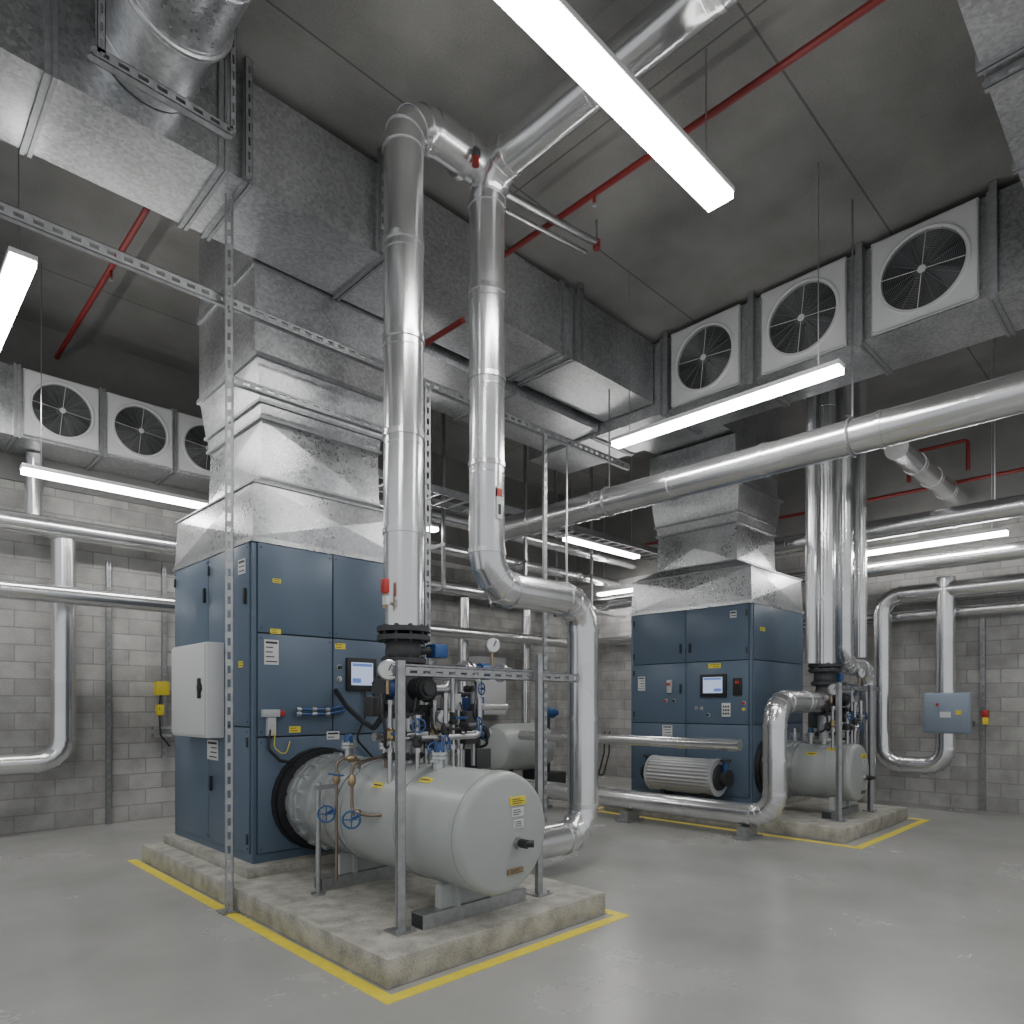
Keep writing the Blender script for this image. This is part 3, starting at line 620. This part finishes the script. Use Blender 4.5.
    T.part('actuator',MB(DARK).box((vx+.5,vy-.1,1.2),(vx+.62,vy+.04,1.45),.01),None,'dark valve actuator'); T.part('actuator',MB(LGREY).box((vx+.28,vy-.16,1.46),(vx+.4,vy-.06,1.58),.01),None,'grey valve actuator'); T.part('actuator',MB(BLACK).box((vx-.36,vy-.16,1.42),(vx-.26,vy-.04,1.55),.01),None,'black valve actuator')
    T.part('actuator',MB(VBLUE).box((vx+.62,vy-.02,1.42),(vx+.76,vy+.1,1.56),.01),None,'blue valve actuator')
    T.part('actuator',MB(DARK).box((vx+.1,vy+.1,1.2),(vx+.3,vy+.25,1.5),.01),None,'dark valve actuator')
    return T
valve_set(X1,PY,2.03,'pump and valve set with gauges between pipe and tank')
valve_set(8.66,3.3,1.98,'pump and valve set above the farther tank')
single('flexible_hose',MB(BLACK).tube([(3.02,5.25,1.62),(2.98,5.0,1.48),(2.95,4.7,1.36),(2.85,4.4,1.32),(2.8,4.2,1.42),(2.72,4.02,1.5)],.022,.12,14,5),(2.9,4.7,1.4),'black flexible hose from the unit to the pump','hose')
single('flexible_hose',MB(BLACK).tube([(3.45,4.2,1.58),(3.72,4.2,1.58),(3.72,4.2,1.1)],.022,.1,14,5).m(DARK).box((3.64,4.12,.98),(3.80,4.28,1.14),.01).tube([(3.72,4.2,1.0),(3.72,4.2,.85),(3.1,4.0,.85)],.03,.06,12,4),(3.5,4.2,1.3),'black bent hose beside the valve set','hose')
T=Thing('sampling_pipework','thin bronze sampling pipe with valves against the tank','small pipework',(2.4,4.1,.4))
T.part('pipe',MB(COPPER).tube([(2.42,4.2,.28),(2.42,4.2,1.12),(2.6,4.2,1.12),(2.6,4.2,1.04)],.010,.05,12,4)); T.part('pipe',MB(COPPER).tube([(2.70,4.02,1.06),(2.70,4.02,1.14),(2.42,4.0,1.10),(2.42,4.0,.78),(2.42,3.8,.78),(2.51,3.75,.78)],.011,.04,12,4))
for q,dd in (((2.42,4.2,.95),(0,0,1)),((2.42,3.97,.78),(0,-1,0)),((2.5,4.2,1.12),(1,0,0)),((2.42,4.0,.95),(0,0,1))): T.part('valve_body',MB(BRASS).lathe(q,dd,[(0,.014),(.02,.026),(.06,.026),(.08,.014)],12))
for y_ in (3.84,4.16): T.part('handwheel',MB(VBLUE).wheel((2.32,y_,.76),(-.8,-1,0),.055).cyl((2.32,y_,.76),(2.41,y_+.06,.77),.012,10),None,'blue handwheel')
T.part('lever',MB(VBLUE).box((2.35,4.02,1.02),(2.38,4.2,1.03),.004),None,'blue lever handle')
single('support_stand',MB(STRUT).cyl((2.38,4.38,.16),(2.38,4.38,.95),.018,12).cyl((2.38,4.38,.16),(2.38,4.38,.175),.05,16).box((2.36,4.36,.9),(2.50,4.40,.93)),(2.38,4.38,.16),'thin steel stand with round foot beside the tank','pipe support')
T=Thing('tank_top_valve','blue handwheel valve on top of the grey tank','valve',(2.78,3.55,1.07))
T.part('stem',MB(STEEL).cyl((2.78,3.55,1.05),(2.78,3.55,1.2),.022,12).flange((2.78,3.55,1.13),(0,0,1),.05,.015,6)); T.part('handwheel',MB(VBLUE).wheel((2.78,3.55,1.21),(-.3,-.6,.8),.055))
# ------------------------------------------------------------------ strut frames
post('support_post','plain steel post on the plinth beside the tank','metal post',(2.34,3.33,.16),(2.34,3.33,1.76),(-.3,-1,0),(2.34,3.33,.16),w=.05,pitch=3)
post('support_post','plain steel post on the plinth beyond the tank end','metal post',(3.5,3.3,.16),(3.5,3.3,1.85),(-.3,-1,0),(3.5,3.3,.16),w=.04,pitch=3)
post('slotted_strut','horizontal slotted channel joining the two posts','metal strut',(2.30,3.37,1.70),(4.0,3.37,1.70),(0,-1,0),(3,3.37,1.7),plates=False,w=.06)
post('slotted_strut','second horizontal channel behind the posts','metal strut',(2.5,3.62,1.74),(4.1,3.62,1.74),(0,-1,0),(3,3.62,1.74),plates=False,w=.05)
post('slotted_strut','tall slotted steel post beside the plinth','metal post',(1.985,4.95,.003),(1.985,4.95,5.18),(-.5,-1,0),(1.985,4.95,0),w=.055)
post('slotted_strut','long horizontal slotted channel under the supply duct','metal strut',(-2,5.06,4.47),(7.0,5.06,4.47),(0,-1,0),(3,5.06,4.47),plates=False,w=.075)
post('slotted_strut','slotted steel post beside the blue unit','metal post',(3.84,5.04,.16),(3.84,5.04,4.43),(-.3,-1,0),(3.84,5.04,.16),w=.055)
post('slotted_strut','thin steel post on the floor behind the clad pipe','metal post',(5.44,5.04,0),(5.44,5.04,4.43),(-.3,-1,0),(5.44,5.04,0),w=.035)
single('threaded_rod',MB(STEEL).cyl((5.85,5.08,2.6),(5.85,5.08,4.45),.012,8),(5.85,5.08,4.4),'thin threaded steel hanger rod','hanger rod','hanger rods')
for x in (8.15,9.2): post('support_post','steel post on the farther plinth','metal post',(x,2.95,.16),(x,2.95,1.75),(-.5,-1,0),(x,2.95,.16),w=.05,pitch=3)
post('slotted_strut','horizontal channel across the farther posts','metal strut',(8.1,2.98,1.7),(9.6,2.98,1.7),(0,-1,0),(9,2.98,1.7),plates=False)
for x in (2.35,3.0): post('wall_strut','slotted channel fixed to the block wall','metal strut',(x,9.62,.0 if x<2.6 else .8),(x,9.62,3.3),(0,-1,0),(x,9.62,0),plates=False)
for y in (2.2,4.4): post('wall_strut','slotted channel fixed to the far block wall','metal strut',(11.46,y,.0),(11.46,y,2.7),(-1,0,0),(11.46,y,0),plates=False)
post('slotted_strut','slotted strut hung near the ceiling edge','metal strut',(5.0,.95,5.3),(5.0,-.5,5.3),(-1,0,0),(5,.4,5.3),plates=False,w=.07)
for x,y,z0,z1 in ((6.4,2.2,4.03,5.99),(6.4,4.9,4.03,5.99),(6.4,.9,4.03,5.99),(3.64,2.2,5.86,5.99),(10.0,1.8,4.0,5.99),(10.0,3.9,4.0,5.99)):
    single('threaded_rod',MB(STEEL).cyl((x,y,z0),(x,y,z1),.009,8),(x,y,z1),'thin threaded steel hanger rod','hanger rod','hanger rods')
for x,y in ((6.4,2.2),(6.4,4.9),(6.4,.9)): single('pipe_clamp',MB(STRUT).torus((x,y,3.88),(0,1,0),.165,.012,36,6),(x,y,3.88),'steel ring clamp around the large pipe','pipe clamp','pipe clamps')
for x in (6.2,7.9,9.6):
    T=Thing('trapeze_hanger','steel trapeze carrying pipes under the ceiling','pipe support',(x,8.0,3.8),'pipe trapeze hangers')
    for z_ in (3.82,3.19): T.part('cross_bar',MB(STRUT).strut((x,7.7,z_),(x,8.65,z_),(-1,0,0),w=.05))
    for y in (7.75,8.6): T.part('hanger_bar',MB(STRUT).strut((x,y,3.15),(x,y,5.99),(-1,0,0),w=.04,pitch=7))
m=MB(STRUT); 
for y in (7.0,7.45): m.box((4.2,y,4.25),(11.3,y+.02,4.35))
for k in range(28): m.box((4.3+k*.25,7.02,4.26),(4.33+k*.25,7.45,4.28))
single('cable_ladder',m,(7,7.2,4.3),'galvanized cable ladder hung under the ceiling','cable tray')
# ------------------------------------------------------------------ wall and floor equipment
T=Thing('electrical_enclosure','blue-grey electrical enclosure mounted over pipes on the block wall','electrical box',(10.9,2.5,1.1))
T.part('body',MB(BGREY).box((10.82,2.22,1.1),(10.95,2.78,1.66),.012)); T.part('lid',MB(BGREY).box((10.80,2.24,1.12),(10.82,2.76,1.64),.005)); T.part('indicator',MB(YEL).box((10.795,2.32,1.36),(10.80,2.38,1.42))); T.part('indicator',MB(REDB).cyl((10.80,2.6,1.5),(10.785,2.6,1.5),.02,12)); T.part('paper_label',MB(WHITE).box((10.795,2.44,1.32),(10.80,2.57,1.4)))
for y in (2.3,2.72): T.part('mounting_bracket',MB(STRUT).box((10.95,y,1.2),(11.5,y+.04,1.26)))
T=Thing('alarm_unit','small yellow alarm unit with cable on the block wall','alarm device',(2.98,9.55,1.6))
T.part('body',MB(YEL).box((2.86,9.45,1.62),(3.02,9.59,1.80),.01)); T.part('sensor',MB(YEL).box((2.88,9.47,1.36),(2.96,9.59,1.5),.01)); T.part('cable',MB(BLACK).tube([(2.92,9.5,1.62),(2.9,9.48,1.45),(2.92,9.5,1.1),(3.05,9.55,.95)],.012,.05,8,4)); 
for z_ in (1.18,1.08): T.part('clamp',MB(STEEL).box((2.84,9.5,z_),(3.06,9.6,z_+.035)))
T=Thing('alarm_unit','small red and yellow alarm unit beside the wall channel','alarm device',(11.42,2.05,1.4)); T.part('body',MB(REDB).box((11.36,2.12,1.32),(11.44,2.20,1.42),.008)); T.part('lens',MB(YEL).box((11.36,2.12,1.22),(11.44,2.19,1.32),.008))
T=Thing('pressure_vessel','grey steel vessel lying near the block wall','tank',(8.2,8.2,0))
T.part('shell',MB(TANK).lathe((7.55,8.2,.78),(1,0,0),[(0,0),(.02,.2),(.08,.34),(.2,.40),(1.1,.40),(1.22,.34),(1.28,.2),(1.3,0)],40))
for x in (7.8,8.5): T.part('leg',MB(DARK).box((x,8.0,0),(x+.07,8.4,.44)))
T=Thing('control_cabinet','white wall-mounted control cabinet on the block wall','electrical box',(8.75,9.6,1.5))
T.part('body',MB(WHITE).box((8.35,9.45,1.3),(9.1,9.69,2.4),.01)); T.part('door',MB(WHITE).box((8.37,9.43,1.32),(9.08,9.45,2.38),.006)); T.part('handle',MB(BLACK).box((8.41,9.41,1.8),(8.44,9.43,1.95)))
T=Thing('pump_station','small blue pump on a column near the block wall','pump',(9.3,8.4,0))
T.part('motor',MB(VBLUE).cyl((9.15,8.5,1.35),(9.4,8.5,1.35),.10,24).cyl((9.4,8.5,1.35),(9.5,8.5,1.35),.06,20)); T.part('column',MB(DARK).cyl((9.25,8.5,.25),(9.25,8.5,1.27),.05,20).flange((9.25,8.5,.5),(0,0,1),.1,.03,8)); T.part('base_frame',MB(DARK).box((9.05,8.35,0),(9.6,8.65,.25),.01))
T=Thing('finned_cooler','ribbed silver cylindrical cooler with blue end fittings','heat exchanger',(7.95,4.9,.16))
T.part('fin_block',MB(FINS).lathe((7.93,4.34,.57),(0,1,0),[(0,.225),(.96,.225)],120,flute=.03))
for y in (4.33,5.28): T.part('end_ring',MB(LGREY).lathe((7.93,y,.57),(0,1,0),[(0,.24),(.03,.24)],48))
for y,s in ((4.33,-1),(5.31,1)): T.part('end_flange',MB(DARK).lathe((7.93,y,.57),(0,s,0),[(0,.17),(.03,.16),(.05,.08),(.12,.07)],24).flange((7.93,y+s*.13,.57),(0,1,0),.11,.025,8).m(VBLUE).cyl((7.93,y+s*.09,.57),(7.93,y+s*.09,.78),.04,14).m(DARK).flange((7.93,y+s*.09,.79),(0,0,1),.07,.02,6),None,'dark and blue end fitting')
for y in (4.5,5.1): T.part('leg',MB(DARK).box((7.82,y-.03,.16),(8.04,y+.03,.38)))
for q in (0,.09): single('loose_cable',MB(BLACK).tube([(7.75,6.25+q,1.0),(7.8,6.2+q,.6-q),(7.8,6.1+q,.4),(7.9,6.05+q,.8),(7.95,6.08+q,1.1)],.012,.06,8,4),(7.8,6.2,.6),'loose black cable hanging beside the unit','cable')
# ------------------------------------------------------------------ lamps
def lamp(axis,c0,c1,z,w,label,wires=True,zc=H):
    a=V(c0);b=V(c1); T=Thing('linear_light',label,'ceiling light',((a.x+b.x)/2,(a.y+b.y)/2,z),'linear lights')
    if axis==0: lo=(a.x,a.y-w/2);hi=(b.x,a.y+w/2)
    else: lo=(a.x-w/2,a.y);hi=(a.x+w/2,b.y)
    T.part('housing',MB(WHITE).box((lo[0]-.008,lo[1]-.008,z+.045),(hi[0]+.008,hi[1]+.008,z+.085),.005))
    T.part('diffuser',MB(LAMP).box((lo[0],lo[1],z),(hi[0],hi[1],z+.045)),None,'glowing white diffuser')
    if wires:
        for t in (.08,.92):
            q=a.lerp(b,t); T.part('suspension_wire',MB(STEEL).cyl((q.x,q.y,z+.085),(q.x,q.y,zc-.002),.005,6))
lamp(0,(1.9,2.40),(4.42,2.40),5.03,.19,'long bright suspended linear light')
lamp(1,(.92,6.0),(.92,8.4),4.70,.16,'suspended linear light near the wall duct')
lamp(0,(1.26,8.3),(3.3,8.3),3.82,.12,'linear light hung before the block wall')
lamp(1,(5.77,2.07),(5.77,4.34),4.2,.12,'suspended linear light under the fan duct')
lamp(0,(7.98,6.95),(9.86,6.95),4.05,.12,'linear light deep in the plant room')
lamp(1,(10.35,1.73),(10.35,3.74),3.62,.12,'linear light hung before the far block wall')
lamp(0,(5.2,7.8),(6.1,7.8),4.0,.12,'small linear light deep in the plant room')
lamp(1,(10.9,7.0),(10.9,8.6),3.7,.12,'linear light hung by the room corner')
lamp(0,(-2.5,1.0),(.0,1.0),5.1,.22,'added long linear fill light out of view')  # unseen fixture added to fill the room with light
lamp(1,(5.5,-2.6),(5.5,-.2),5.1,.22,'added long linear fill light out of view')  # second added fill fixture, outside the camera view
# ------------------------------------------------------------------ world & camera
w=bpy.data.worlds.new('world'); bpy.context.scene.world=w; w.use_nodes=True
bg=w.node_tree.nodes['Background']; bg.inputs['Color'].default_value=(.95,.97,1,1); bg.inputs['Strength'].default_value=.72
cam=bpy.data.cameras.new('camera'); co=bpy.data.objects.new('camera',cam); COL.objects.link(co)
co.location=(0,0,1.5); co.rotation_euler=(math.radians(90),0,-math.asin(.7)); cam.lens=23.9; cam.sensor_width=36; cam.shift_y=.188; cam.clip_start=.05
bpy.context.scene.camera=co
